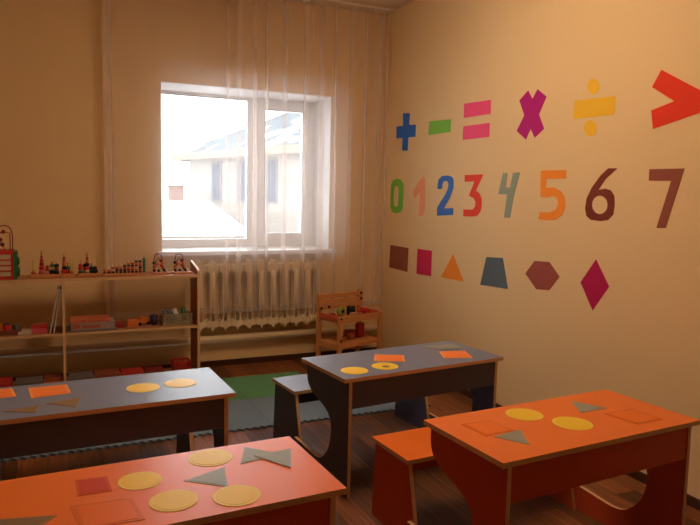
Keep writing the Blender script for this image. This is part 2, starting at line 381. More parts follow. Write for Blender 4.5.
# ------------------------------------------------------------------ ceiling lamps (behind the viewer)
def ceiling_lamp(x, y, label):
    t = thing('ceiling_lamp', label, 'ceiling lamp', (x, y, CZ))
    MB().box(-.12, .12, -.62, .62, -.03, 0, bev=.004).build('base_plate', M['pvc'], t)
    m = bpy.data.materials.get('lamp_shade_glow')
    if not m:
        m = bpy.data.materials.new('lamp_shade_glow'); m.use_nodes = True
        b = m.node_tree.nodes['Principled BSDF']
        b.inputs['Emission Color'].default_value = (*LAMP_COL, 1); b.inputs['Emission Strength'].default_value = LAMP_W
    MB().prism([(-.10, -.0305), (-.095, -.075), (-.06, -.10), (.06, -.10), (.095, -.075), (.10, -.0305)], 'y', -.60, .60).build('lamp_shade', m, t)
for x, y, l in LAMPS: ceiling_lamp(x, y, l)

# ------------------------------------------------------------------ curtain and rail
def curtain():
    x0, x1, zt, zb = -2.441, -0.055, 3.070, 0.49
    t = thing('sheer_curtain', 'sheer white voile curtain hanging full width over the window', 'curtain', (0, 0, 0))
    # plan path of the cloth: gentle waves, and S-shaped folds where three layers overlap
    folds = [(-2.40, .030), (-1.50, .022), (-1.41, .030), (-1.27, .034), (-1.17, .022), (-1.02, .036), (-.84, .030), (-.69, .040), (-.56, .020), (-.275, .026), (-.14, .034)]
    path = []; x = x0; fi = 0; dx = .006
    while x < x1:
        if fi < len(folds) and x >= folds[fi][0] - folds[fi][1] / 2:
            c, w = folds[fi]; fi += 1; n = 8
            a, z_ = c - w / 2, c + w / 2
            for k in range(n): path.append((a + (z_ - a) * k / n, 0 + .010 * k / n))
            for k in range(7): q = PI * k / 7; path.append((z_ + .003 * math.sin(q), .012 - .002 * math.cos(q)))
            for k in range(n): path.append((z_ + (a - z_) * k / n, .014 + .004 * k / n))
            for k in range(7): q = PI * k / 7; path.append((a - .003 * math.sin(q), .020 - .002 * math.cos(q)))
            for k in range(n): path.append((a + (z_ - a) * k / n, .022 - .012 * (k / n)))
            for k in range(5): path.append((z_ + .02 * k / 5, .010 - .010 * k / 5))
            x = z_ + .02
        else: path.append((x, 0.0)); x += dx
    path.append((x1, 0.0))
    def P(p, z, off=0.0):
        u = (zt - z) / (zt - zb); x, f = p
        y = .007 * math.sin(x * 15 + u) + .005 * math.sin(x * 34 + 1.3 + .6 * u)
        return (x + .012 * (u - .5) * math.sin(x * 9), -0.186 + y + f * (.5 + .5 * u) + off, z - (.006 * math.sin(x * 23) if z < .6 else 0))
    def grid(pts, za, zc, rows, off=0.0):
        n = len(pts) - 1; mb = MB(); v = []; f = []
        for j in range(rows + 1):
            for p in pts: v.append(P(p, za + (zc - za) * j / rows, off))
        for j in range(rows):
            for i in range(n): a = j * (n + 1) + i; f.append((a, a + 1, a + n + 2, a + n + 1))
        return mb.add(v, f, 0, True)
    grid(path, zt, zb, 24).build('cloth', M['voile'], t)
    grid(path, zb + .045, zb + .001, 2, off=-.0015).build('hem', M['voile'], t)
    grid([(x0 + .002 + .002 * k, 0.0) for k in range(9)], zt, zb + .001, 24, off=-.0015).build('side_hem', M['voile'], t)
curtain()
rl = thing('curtain_rail', 'white ceiling curtain rail above the sheer curtain', 'curtain rail', (0, 0, 0))
MB().box(-2.9, -.02, -.205, -.150, CZ - .022, CZ, bev=.004).build('track', M['rail'], rl)
hk = MB()
for i in range(48): x = -2.43 + i * .0505; hk.box(x - .003, x + .003, -.181, -.175, CZ - .05, CZ - .018)
h = hk.build('hooks', M['rail'], rl); h['kind'] = 'stuff'

# ------------------------------------------------------------------ radiator and pipe
rad = thing('radiator', 'cream cast iron ribbed radiator under the window sill', 'radiator', (0, 0, 0.329))
def section(x):
    half = [(0, 0), (.018, .032), (.0505, .040), (.0505, .076), (.028, .096), (.0245, .13), (.0245, .44), (.030, .485), (.0505, .505), (.0505, .548), (.022, .560), (.014, .588)]
    pts = half + [(-a, b) for a, b in half[::-1][:-1]]
    mb = MB()
    mb.prism(pts, 'y', -.140, -.110); mb.prism(pts, 'y', -.072, -.040)
    mb.tube([(0, -.136, .09), (0, -.136, .5)], .016, 8); mb.tube([(0, -.05, .09), (0, -.05, .5)], .018, 8)
    for z in (.068, .527): mb.tube([(-.0505, -.095, z), (.0505, -.095, z)], .026, 10); mb.box(-.045, .045, -.13, -.06, z - .02, z + .02)
    o = mb.build('section', M['radiator'], rad); o.location = (x, 0, 0); return o
s0 = section(-1.714)
for k in range(1, 11):
    c = s0.copy(); C.objects.link(c); c.parent = rad; c.location = (-1.714 + .104 * k, 0, 0)
for x in (-1.66, -1.14, -.73):
    for z in (.045, .50): MB().box(x - .008, x + .008, -.095, -.002, z - .02, z - .004).build('bracket', M['radiator'], rad)
pp = thing('heating_pipe', 'cream horizontal heating pipe along the wall below the radiator', 'pipe', (0, 0, .25))
MB().tube([(RX0 + .002, -.07, 0), (-.03, -.07, 0)], .031, 14).build('pipe', M['radiator'], pp)
for x in (-4.4, -3.2, -1.9, -.95, -.1): MB().box(x - .012, x + .012, -.075, -.001, -.045, -.030).build('bracket', M['radiator'], pp)

# ------------------------------------------------------------------ foam floor mats
def wave(x, ph): 
    # jigsaw knobs about every 95 mm
    t = (x / .04833 + ph) % 1.0
    return .010 * (1 if .22 < t < .78 else -1) * min(1, abs(((t - .22) if t < .5 else (.78 - t))) * 9)
TX0, TP, TY1 = -.98, .58, -.455
def tile(i, j, m, label, group, yfar_knob=True):
    xa, xb = TX0 - TP * (i + 1), TX0 - TP * i; yb = TY1 - TP * j; ya = yb - TP
    g = .0008; n = 96; pts = []
    for k in range(n): x = xa + (xb - xa) * k / n; pts.append((x + g, ya + wave(x - xa, 0.0) + g))
    for k in range(n): y = ya + (yb - ya) * k / n; pts.append((xb + wave(y - ya, 0.0) - g, y + g))
    for k in range(n): x = xb + (xa - xb) * k / n; pts.append((x - g, yb + wave(x - xa, 0.0) - g))
    for k in range(n): y = yb + (ya - yb) * k / n; pts.append((xa + wave(y - ya, 0.0) + g, y - g))
    cx, cy = (xa + xb) / 2, (ya + yb) / 2
    o = MB().prism([(p[0] - cx, p[1] - cy) for p in pts], 'z', 0, .014).build('floor_mat', m)
    o.location = (cx, cy, 0.0005); tag(o, label, 'floor mat', group)
gl = ['green foam floor mat at the right end of the green row', 'green foam floor mat in front of the radiator', 'green foam floor mat in front of the toy shelf']
for i in range(3): tile(i, 0, M['mat_green'], gl[i], 'green foam mats')
bl = ['grey-blue foam floor mat at the far right end of the row, under the blue desk', 'grey-blue foam floor mat under the bench of the right blue desk', 'grey-blue foam floor mat between the two blue desks',
      'grey-blue foam floor mat behind the right end of the left blue desk', 'grey-blue foam floor mat behind the middle of the left blue desk', 'grey-blue foam floor mat at the far left of the row']
for i in range(-1, 5): tile(i, 1, M['mat_blue'], bl[i + 1], 'grey-blue foam mats')

# ------------------------------------------------------------------ desks with benches
L_, W_, H_ = 1.005, 0.461, 0.602
def smooth(pts, sub=3):
    out = []
    for i in range(len(pts) - 1):
        p0 = pts[max(i - 1, 0)]; p1 = pts[i]; p2 = pts[i + 1]; p3 = pts[min(i + 2, len(pts) - 1)]
        for k in range(sub):
            t = k / sub
            out.append(tuple(.5 * ((2 * p1[c]) + (-p0[c] + p2[c]) * t + (2 * p0[c] - 5 * p1[c] + 4 * p2[c] - p3[c]) * t * t + (-p0[c] + 3 * p1[c] - 3 * p2[c] + p3[c]) * t ** 3) for c in (0, 1)))
    return out + [pts[-1]]
TT = .019
curve = smooth([(.452, .52), (.440, .478), (.405, .445), (.345, .420), (.275, .400), (.217, .372), (.188, .335), (.181, .29), (.190, .235), (.211, .185), (.245, .145), (.290, .112), (.345, .100), (.42, .104), (.50, .112), (.60, .118)])
side = [(.012, 0), (.012, H_ - TT), (.452, H_ - TT)] + curve + [(.60, 0)]
def make_desk(rb, a, col, label):
    ux = Vector((math.cos(a), math.sin(a), 0)); uy = Vector((-math.sin(a), math.cos(a), 0))
    ln = Vector((rb[0], rb[1], 0)) - ux * L_ - uy * W_
    t = thing('school_desk', label, 'desk', ln, a)
    top, sd = (M['o_top'], M['o_side']) if col == 'o' else (M['b_top'], M['b_side'])
    E = M['edge']
    MB().prism([(0, 0), (L_, 0), (L_, W_), (0, W_)], 'z', H_ - TT, H_, 0, 1).build('tabletop', [top, E], t)
    for x in (.030, L_ - .048): MB().prism(side, 'x', x, x + .018, 0, 1).build('side_panel', [sd, E], t)
    MB().box(.048, L_ - .048, .016, .032, .446, H_ - TT).build('front_rail', sd, t)
    sb, st = .352, .371
    MB().prism([(.038, .62), (L_ - .038, .62), (L_ - .038, .925), (.038, .925)], 'z', sb, st, 0, 1).build('bench_seat', [top, E], t)
    for x in (.0485, L_ - .0665): MB().prism([(.550, 0), (.632, sb), (.905, sb), (.93, 0)], 'x', x, x + .018, 0, 1).build('bench_leg', [sd, E], t)
    MB().box(.0665, L_ - .0665, .770, .786, .245, sb).build('bench_rail', sd, t)
    return t
make_desk((-.611, -2.1517), .109, 'b', 'blue-grey school desk with attached bench standing right, behind the right orange desk')
make_desk((-.4987, -3.2821), .0587, 'o', 'orange school desk with attached bench nearest the right wall')
make_desk((-2.0427, -3.317), .0432, 'o', 'orange school desk with attached bench at the lower left, covered with yellow discs')
make_desk((-2.1066, -2.2824), .0384, 'b', 'blue-grey school desk with attached bench on the left in front of the toy shelf')

# ------------------------------------------------------------------ shapes lying on the desks
FILM = dict(rough=.42, spec=.2)
K = {'yellow': cmat('card_yellow', (0.84, 0.56, 0.035), **FILM), 'yellow_rim': cmat('card_yellow_rim', (0.85, 0.62, 0.09), **FILM),
     'orange': cmat('card_orange', (0.86, 0.20, 0.03), **FILM), 'orange_rim': cmat('card_orange_rim', (0.88, 0.30, 0.09), **FILM),
     'faint': cmat('card_faint_orange', (0.80, 0.172, 0.024), **FILM), 'faint_rim': cmat('card_faint_rim', (0.70, 0.145, 0.02), **FILM),
     'red': cmat('card_red', (0.56, 0.055, 0.02), **FILM), 'red_rim': cmat('card_red_rim', (0.62, 0.10, 0.03), **FILM),
     'grey': cmat('card_grey_green', (0.27, 0.275, 0.22), **FILM), 'grey_rim': cmat('card_grey_rim', (0.33, 0.31, 0.25), **FILM),
     'brown': cmat('card_brown', (0.23, 0.14, 0.07), **FILM), 'brown_rim': cmat('card_brown_rim', (0.28, 0.18, 0.10), **FILM)}
def inset(pts, k):
    cx = sum(p[0] for p in pts) / len(pts); cy = sum(p[1] for p in pts) / len(pts)
    return cx, cy, [((x - cx) * k, (y - cy) * k) for x, y in pts]
def card(name, pts, color, label, group, z=H_ + .0004):
    cx, cy, outer = inset(pts, 1.0); _, _, inner = inset(pts, .84)
    t = MB().prism(outer, 'z', 0, .0012).build(name, K[color + '_rim']); t.location = (cx, cy, z)
    tag(t, label, 'paper shape', group)
    MB().prism(inner, 'z', .0012, .0018).build('printed_centre', K[color], t)
    return t
def circ(x, y, r, n=36): return [(x + r * math.cos(2 * PI * k / n), y + r * math.sin(2 * PI * k / n)) for k in range(n)]
G = 'laminated paper shapes on the desks'
z2 = H_ + .0026
# right blue desk
card('paper_disc', circ(-1.452, -2.591, .069), 'yellow', 'yellow paper disc nearest the left corner of the right blue desk', G)
d = card('paper_disc', circ(-1.269, -2.565, .069), 'yellow', 'yellow paper disc with a dark blot on the right blue desk', G)
MB().lathe([(.020, .0018), (.016, .0022)], (.0, -.01, 0), 16).build('blot', K['brown'], d)
card('paper_square', [(-1.207, -2.321), (-1.063, -2.392), (-1.127, -2.522), (-1.276, -2.452)], 'orange', 'orange paper square beside the yellow discs on the right blue desk', G)
card('paper_square', [(-.833, -2.381), (-.680, -2.414), (-.733, -2.570), (-.890, -2.525)], 'orange', 'orange paper square near the right end of the right blue desk', G)
card('paper_triangle', [(-.879, -2.230), (-.684, -2.246), (-.769, -2.351)], 'grey', 'grey paper triangle at the back edge of the right blue desk', G)
card('paper_triangle', [(-.837, -2.345), (-.667, -2.362), (-.659, -2.242)], 'grey', 'grey paper triangle touching another, at the back right corner of the right blue desk', G, z2)
# left blue desk
card('paper_disc', circ(-2.450, -2.532, .071), 'yellow', 'dull yellow paper disc left of the pale one on the left blue desk', G)
card('paper_disc', circ(-2.285, -2.515, .071), 'yellow', 'paper disc nearest the right end of the left blue desk, shining pale', G)
card('paper_square', [(-3.120, -2.345), (-2.973, -2.347), (-2.949, -2.481), (-3.100, -2.495)], 'orange', 'orange paper square cut by the left edge of the photo', G)
card('paper_square', [(-2.911, -2.370), (-2.755, -2.365), (-2.741, -2.508), (-2.894, -2.531)], 'orange', 'whole orange paper square on the left blue desk', G)
card('paper_triangle', [(-2.989, -2.670), (-2.858, -2.632), (-2.872, -2.735)], 'brown', 'brownish paper triangle, left one of two at the front of the left blue desk', G)
card('paper_triangle', [(-2.839, -2.625), (-2.704, -2.585), (-2.727, -2.715)], 'brown', 'brownish paper triangle, right one of two at the front of the left blue desk', G)
# left orange desk
for x, y, r, l in ((-2.574, -3.505, .063, 'yellow paper disc beside the red square on the left orange desk'), (-2.503, -3.671, .067, 'yellow paper disc lowest of the left pair on the left orange desk'),
                   (-2.344, -3.410, .071, 'yellow paper disc at the back edge of the left orange desk'), (-2.334, -3.705, .068, 'rightmost yellow paper disc near the front edge of the left orange desk')):
    card('paper_disc', circ(x, y, r), 'yellow', l, G)
card('paper_square', [(-2.750, -3.431), (-2.662, -3.438), (-2.655, -3.546), (-2.747, -3.545)], 'red', 'small red paper square on the left orange desk', G)
card('paper_triangle', [(-2.985, -3.600), (-2.799, -3.644), (-2.860, -3.715)], 'brown', 'brown paper triangle at the lower left corner of the photo', G)
card('paper_triangle', [(-2.455, -3.555), (-2.320, -3.501), (-2.344, -3.645)], 'grey', 'single grey paper triangle between the yellow discs on the left orange desk', G)
card('paper_triangle', [(-2.218, -3.362), (-2.268, -3.496), (-2.117, -3.469)], 'grey', 'grey paper triangle forming the left half of the bow', G)
card('paper_triangle', [(-2.078, -3.437), (-2.129, -3.585), (-2.210, -3.450)], 'grey', 'grey paper triangle forming the right half of the bow', G, z2)
card('paper_square', [(-2.768, -3.602), (-2.610, -3.611), (-2.590, -3.752), (-2.747, -3.749)], 'faint', 'orange paper square barely visible on the left orange desk', G)
# right orange desk
card('paper_disc', circ(-1.090, -3.433, .074), 'yellow', 'yellow paper disc farther from the viewer on the right orange desk', G)
card('paper_disc', circ(-.982, -3.586, .076), 'yellow', 'yellow paper disc in the middle of the right orange desk', G)
card('paper_triangle', [(-1.358, -3.593), (-1.220, -3.567), (-1.288, -3.705)], 'grey', 'grey paper triangle near the left corner of the right orange desk', G)
card('paper_triangle', [(-.783, -3.359), (-.705, -3.494), (-.856, -3.500)], 'grey', 'grey paper triangle at the far side of the right orange desk', G)
card('paper_square', [(-.775, -3.543), (-.606, -3.534), (-.603, -3.678), (-.748, -3.688)], 'faint', 'orange paper square barely visible at the right end of the right orange desk', G)
card('paper_square', [(-1.394, -3.437), (-1.262, -3.440), (-1.244, -3.568), (-1.379, -3.580)], 'faint', 'orange paper square barely visible at the left end of the right orange desk', G)

# ------------------------------------------------------------------ cut-out symbols on the right wall
def wallshape(name, keys, col, label, group, holes=None, sub=0):
    m = cmat('wall_card_' + '_'.join(label.split()[:2]), col, rough=.65, spec=.12)
    def one(k, parent=None, nm=name):
        pts = WALL_SHAPES[k]
        if k in ('0', '6', '2', '3', '5', '0h'): pts = pts
        cy = sum(p[0] for p in pts) / len(pts); cz = sum(p[1] for p in pts) / len(pts)
        mb = MB()
        if holes:
            me = ring_mesh(pts, WALL_SHAPES[holes], cy, cz); me.name = nm; me.materials.append(m)
            o = bpy.data.objects.new(nm, me); C.objects.link(o)
        else:
            o = mb.prism([(p[0] - cy, p[1] - cz) for p in pts], 'x', -.0022, -.0004).build(nm, m)
        if parent: o.parent = parent; o.location = (0, cy - parent.location.y, cz - parent.location.z)
        else: o.location = (0, cy, cz)
        return o
    if len(keys) == 1: o = one(keys[0]); return tag(o, label, 'wall decoration', group)
    allp = [p for k in keys for p in WALL_SHAPES[k]]
    t = thing(name, label, 'wall decoration', (0, sum(p[0] for p in allp) / len(allp), sum(p[1] for p in allp) / len(allp)), 0, group)
    for k in keys: one(k, t, 'dot' if k.startswith('dot') else 'bar')
    return t
def ring_mesh(outer, hole, cy, cz):
    """outline with a hole, filled by scan fill then thickened"""
    bm = bmesh.new()
    def loop(pts):
        vs = [bm.verts.new((-.0022, p[0] - cy, p[1] - cz)) for p in pts]
        return [bm.edges.new((vs[i], vs[(i + 1) % len(vs)])) for i in range(len(vs))]
    es = loop(outer) + loop(hole)
    bmesh.ops.triangle_fill(bm, use_beauty=True, use_dissolve=False, edges=es)
    r = bmesh.ops.extrude_face_region(bm, geom=bm.faces[:])
    for v in r['geom']:
        if isinstance(v, bmesh.types.BMVert): v.co.x += .0018
    bmesh.ops.recalc_face_normals(bm, faces=bm.faces)
    me = bpy.data.meshes.new('ring'); bm.to_mesh(me); bm.free(); return me
g1, g2, g3 = 'arithmetic signs on the right wall', 'digits on the right wall', 'geometric shapes on the right wall'
wallshape('plus_sign', ['plus'], (.035, .145, .52), 'blue paper plus sign in the top row on the right wall', g1)
wallshape('minus_sign', ['minus'], (.20, .52, .06), 'green paper minus sign in the top row on the right wall', g1)
wallshape('equals_sign', ['eq_t', 'eq_b'], (.86, .08, .22), 'pink paper equals sign of two bars on the right wall', g1)
wallshape('multiplication_sign', ['mul'], (.46, .010, .20), 'purple paper multiplication cross on the right wall', g1)
wallshape('division_sign', ['div', 'dot1', 'dot2'], (.85, .50, .03), 'yellow paper division sign with two dots on the right wall', g1)
wallshape('greater_than_sign', ['gt'], (.78, .05, .02), 'red paper greater-than sign at the upper right', g1)
wallshape('digit_zero', ['0'], (.004, .36, .22), 'green paper digit 0 nearest the room corner', g2, holes='0h')
wallshape('digit_one', ['1'], (.85, .33, .18), 'salmon paper digit 1 between the green 0 and blue 2', g2)
wallshape('digit_two', ['2'], (.06, .10, .36), 'blue paper digit 2 on the right wall', g2)
wallshape('digit_three', ['3'], (.75, .13, .045), 'red paper digit 3 on the right wall', g2)
wallshape('digit_four', ['4'], (.29, .34, .26), 'grey-green paper digit 4 on the right wall', g2)
wallshape('digit_five', ['5'], (.88, .27, .02), 'orange paper digit 5 on the right wall', g2)
wallshape('digit_six', ['6'], (.20, .035, .018), 'dark brown paper digit 6 on the right wall', g2, holes='6h')
wallshape('digit_seven', ['7'], (.30, .085, .05), 'brown paper digit 7 at the right end of the digit row', g2)
wallshape('square_shape', ['sq'], (.24, .06, .03), 'brown paper square in the bottom row on the right wall', g3)
wallshape('rectangle_shape', ['rect'], (.62, .02, .09), 'crimson paper rectangle in the bottom row on the right wall', g3)
wallshape('triangle_shape', ['tri'], (.76, .24, .04), 'orange paper triangle in the bottom row on the right wall', g3)
wallshape('trapezoid_shape', ['trap'], (.105, .14, .17), 'slate grey paper trapezoid in the bottom row on the right wall', g3)
wallshape('hexagon_shape', ['hex'], (.33, .08, .06), 'reddish brown paper hexagon in the bottom row on the right wall', g3)
wallshape('rhombus_shape', ['dia'], (.46, .01, .085), 'dark crimson paper rhombus at the end of the bottom row', g3)

# ------------------------------------------------------------------ toy shelf
SX0, SX1, SYF, SYB = -3.62, -1.795, -.52, -.235
shf = thing('toy_shelf', 'open beech toy shelf unit standing against the curtain on the left', 'shelf', (0, 0, 0))
E_, BP, SD = M['edge'], M['beech_panel'], M['shelf_side']
for x, nm in ((SX1 - .020, 'side_panel'), (SX0, 'side_panel')):
    MB().prism([(SYF, 0), (SYF, .882), (SYF + .012, .892), (SYF + .08, .905), (SYB, .938), (SYB, 0)], 'x', x, x + .020, 0, 1).build(nm, [SD, E_], shf)
def board(name, x0, x1, z0, z1): MB().prism([(x0, SYF + .002), (x1, SYF + .002), (x1, SYB), (x0, SYB)], 'z', z0, z1, 0, 1).build(name, [BP, E_], shf)
board('top_board', SX0 + .02, SX1 - .02, .834, .854)
board('shelf_board', SX0 + .02, SX1 - .02, .448, .466)
board('bottom_board', SX0 + .02, SX1 - .02, .06, .078)
MB().prism([(SYF + .003, .0), (SYF + .003, .834), (SYB, .834), (SYB, 0)], 'x', -2.755, -2.737, 0, 1).build('divider', [SD, E_], shf)
MB().box(SX0 + .02, SX1 - .02, SYF + .03, SYF + .045, 0, .06).build('plinth', SD, shf)

ZT = .8545
# activity cube with bead maze
ac = thing('activity_cube', 'red and cream activity cube with a wire bead maze on top', 'toy', (-3.16, -.39, ZT))
cb = MB(); cb.box(-.14, .105, -.095, .095, 0, .018); cb.box(-.14, .105, -.095, .095, .172, .195)
for x in (-.14, -.022, .093): cb.box(x, x + .012, -.095, .095, .018, .172)
for z in (.058, .096, .134): cb.box(-.128, .093, -.095, .095, z - .004, z + .004)
cb.build('frame', RED, ac)
for z in (.022, .063, .101, .139):
    for x0 in (-.127, -.009): MB().box(x0, x0 + .101, -.090, .090, z, z + .032 if z < .13 else z + .032).build('panel', CREAM, ac)
gs = MB().box(.106, .128, -.09, .09, .002, .185); gs.build('side_board', GREEN, ac)
for z, r in ((.05, .034), (.12, .028)): MB().lathe([(r, 0), (r, .012), (r * .4, .016)], (.128, -.03, z), 14, axis='x').build('gear', GREEN, ac)
mz = MB()
def arch(x0, x1, y0, y1, z0, h, n=14, k=1): return [(x0 + (x1 - x0) * i / n + .02 * k * math.sin(2 * PI * i / n), y0 + (y1 - y0) * i / n, z0 + h * math.sin(PI * i / n) ** .6) for i in range(n + 1)]
mz.tube(arch(.005, .10, -.05, .02, .195, .17, k=-.9), .0036, 6)
mz.tube(arch(-.06, .06, .06, -.06, .195, .125, k=2), .0032, 6)
mz.tube(arch(-.12, .02, .0, -.05, .195, .10, k=-1), .0032, 6)
mz.tube([(.09, -.07, .195), (.09, -.07, .315), (.05, -.07, .325), (-.01, -.07, .30), (-.01, -.07, .195)], .0036, 6)
mz.build('wire', DRED, ac)
for i, (x, y, z, m) in enumerate(((-.03, -.07, .235, BLK), (-.03, -.07, .265, RED), (.01, -.06, .24, DRED), (-.10, -.05, .25, BLK), (-.07, -.03, .29, GREEN), (.03, -.05, .27, DRED), (.04, -.04, .235, BLK), (.05, -.07, .325, DRED), (.02, -.07, .313, BLK))):
    MB().ball((x, y, z), .014).build('bead', m, ac)

def peg_toy(name, label, x0, x1, y, pegs, base=WOOD, dep=.10, bh=.022, group='peg toys on the shelf top'):
    cx = (x0 + x1) / 2
    t = thing(name, label, 'toy', (cx, y, ZT), 0, group)
    MB().box(x0 - cx, x1 - cx, -dep / 2, dep / 2, 0, bh, bev=.004).build('base', base, t)
    for px, py, h, rm, beads in pegs:
        r = MB().tube([(px - cx, py, bh - .002), (px - cx, py, bh + h)], .0035, 8).build('peg', rm, t)
        z = bh
        for m, rad, hh in beads:
            MB().lathe([(rad * .7, z + .0005), (rad, z + hh * .25), (rad, z + hh * .75), (rad * .7, z + hh - .0005)], (px - cx, py, 0), 12).build('bead', m, r); z += hh
    return t
peg_toy('stacking_toy', 'wooden peg toy with a tall red tower beside the activity cube', -2.955, -2.765, -.40,
        [(-2.935, .02, .10, YEL, [(ORG, .014, .02)]), (-2.88, .0, .165, DRED, [(PINK, .019, .03), (RED, .017, .03), (DRED, .014, .026), (RED, .012, .024), (DRED, .008, .02)]),
         (-2.845, .02, .07, YEL, [(CREAM, .012, .02), (RED, .014, .02), (RED, .012, .02)]), (-2.815, .01, .085, BLK, [(BLK, .019, .028), (CREAM, .012, .02), (GREEN, .014, .02)]), (-2.785, -.02, .075, BLK, [(BLK, .018, .026), (DRED, .015, .022), (BLK, .017, .024)])])
peg_toy('stacking_toy', 'wooden peg toy with an orange-red tower and yellow sticks, above the shelf divider', -2.758, -2.668, -.40,
        [(-2.735, .0, .145, ORG, [(RED, .022, .03), (BLK, .016, .024), (ORG, .015, .026), (PINK, .012, .022), (DRED, .009, .018)]), (-2.712, .02, .08, GREEN, [(DRED, .018, .026), (GREEN, .017, .026)]), (-2.690, .0, .13, YEL, [(ORG, .010, .02)]), (-2.676, .03, .11, YEL, [])])
peg_toy('stacking_toy', 'wooden peg toy with black balls and a dark red tower, left of the counting stairs', -2.65, -2.50, -.40,
        [(-2.628, .0, .10, ORG, [(GREEN, .016, .022), (RED, .016, .024), (RED, .013, .022)]), (-2.60, .02, .075, CREAM, [(CREAM, .014, .022), (PINK, .013, .02), (BLK, .012, .02)]), (-2.583, -.01, .15, DRED, [(CREAM, .015, .024), (RED, .014, .024), (BLK, .016, .026), (ORG, .012, .022), (DRED, .008, .02)]),
         (-2.555, .0, .07, BLK, [(BLK, .018, .026), (BLUE, .016, .024)]), (-2.53, -.02, .055, BLK, [(BLK, .019, .028), (BLK, .015, .02)]), (-2.515, .03, .125, YEL, [])])
st = []
cols = [DRED, BLK, ORG, RED, BLUE, PINK, ORG, BLK, CREAM, RED, GREEN]
for i in range(11):
    x = -2.462 + i * .0275; h = .035 + .0085 * i
    st.append((x, .0, h + .012, CREAM, [(cols[(i * 3 + j * 2) % 10] if j else (BLK if i % 3 else DRED), .0115, .0155) for j in range(max(1, int(h / .017)))]))
st[-1] = (-2.187, 0, .125, GREEN, [(GREEN, .012, .018)] * 6)
peg_toy('counting_stairs', 'wooden counting stairs of bead rods rising to the right', -2.478, -2.172, -.40, st, WOOD, .08, .014)
def loop_toy(label, x0, x1, xt):
    cx = (x0 + x1) / 2; t = thing('bead_maze', label, 'toy', (cx, -.40, ZT), 0, 'small bead mazes')
    MB().box(x0 - cx, x1 - cx, -.05, .05, 0, .014, bev=.004).build('base', WOOD, t)
    a = xt - cx
    w = MB()
    w.tube([(a - .028, 0, .012), (a - .030, 0, .11), (a - .022, 0, .145), (a, 0, .152), (a + .022, 0, .145), (a + .030, 0, .11), (a + .034, 0, .012)], .0035, 8)
    w.tube([(a - .02, .02, .012), (a - .012, .02, .10), (a + .005, .01, .12), (a + .02, 0, .095), (a + .03, -.01, .06), (a + .048, -.02, .012)], .003, 8)
    w.tube([(a - .035, -.02, .012), (a - .025, -.02, .06), (a, -.02, .085), (a + .03, -.02, .05), (a + .06, -.02, .012)], .003, 8)
    w.build('wire', DRED, t)
    for i, (x, y, z, m) in enumerate(((-.03, 0, .03, BLK), (-.03, 0, .055, RED), (-.031, 0, .085, BLK), (-.028, -.02, .045, ORG), (.032, 0, .03, BLUE), (.032, 0, .055, RED), (.031, 0, .08, ORG), (-.012, .02, .03, CREAM), (.02, 0, .10, DRED), (-.005, -.02, .078, ORG), (.02, -.02, .065, RED), (.045, -.02, .03, BLK), (.055, -.02, .028, CREAM), (.0, -.03, .028, BLK), (.018, -.035, .026, CREAM))):
        MB().ball((a + x, y, z), .0115, seg=10).build('bead', m, t)
    return t
loop_toy('small red wire bead maze right of the counting stairs', -2.14, -1.995, -2.085)
loop_toy('small red wire bead maze nearest the right end of the shelf top', -1.980, -1.835, -1.930)

# middle shelf
ZM = .4665
def single(mb, name, m, loc, label, cat, rz=0, group=None):
    o = mb.build(name, m); o.location = loc; o.rotation_euler.z = rz; return tag(o, label, cat, group)
def blockt(sx, sy, sz, bev=.004): return MB().box(-sx / 2, sx / 2, -sy / 2, sy / 2, 0, sz, bev=bev)
def toy_car(loc, m, label, rz=0):
    t = thing('toy_car', label, 'toy', loc, rz, 'toy cars on the shelf')
    MB().prism([(-.055, .014), (-.055, .038), (-.03, .042), (-.018, .064), (.022, .064), (.036, .042), (.057, .036), (.057, .014)], 'y', -.027, .027).build('body', m, t)
    for x in (-.033, .034):
        for y in (-.029, .029): MB().lathe([(.0135, -.005), (.0135, .005)], (x, y, .0135), 12, axis='y').build('wheel', BLK, t)
toy_car((-3.36, -.40, ZM), RED, 'red toy car at the far left of the middle shelf', .2)
tb = thing('toy_tray', 'shallow brown tray of toys on the left middle shelf', 'tray', (-3.12, -.40, ZM))
MB().box(-.14, .10, -.08, .08, 0, .006).box(-.14, .10, -.08, -.074, .006, .035).box(-.14, .10, .074, .08, .006, .035).box(-.14, -.134, -.074, .074, .006, .035).box(.094, .10, -.074, .074, .006, .035).build('tray_body', cmat('tray_brown', (.18, .05, .03)), tb)
for i, (x, y, m, s, nm) in enumerate(((-3.22, -.42, DRED, .045, 'dark red'), (-3.165, -.40, ORG, .055, 'orange'), (-3.105, -.43, RED, .045, 'bright red'), (-3.055, -.39, GREY, .04, 'grey'), (-3.12, -.365, BLUE, .045, 'navy'))):
    single(blockt(s, s * .9, s * 1.25), 'toy_block', m, (x, y, ZM + .0065), nm + ' toy block in the brown tray on the left middle shelf', 'toy', .3 * i, 'blocks in the tray')
single(blockt(.085, .10, .022), 'wooden_box', CREAM, (-2.995, -.455, ZM), 'flat cream box beside the brown tray on the left middle shelf', 'box')
pb = thing('pencil_box', 'pinkish red box left of the leaning boards', 'box', (-2.90, -.42, ZM))
MB().box(-.05, .046, -.05, .05, 0, .036, bev=.003).build('body', PINK, pb); MB().box(-.052, .048, -.052, .052, .0362, .052, bev=.003).build('lid', RED, pb)
for i, (x, nm) in enumerate(((-2.836, 'left'), (-2.812, 'right'))):
    o = MB().box(-.004, .004, -.11, .09, 0, .315).build('board_book', [WHT]); o.location = (x, -.39, ZM + .001); o.rotation_euler.y = math.radians(11 if i == 0 else 9.2)
    tag(o, 'thin white board leaning on the shelf divider, %s one of two' % nm, 'board', 'leaning boards')
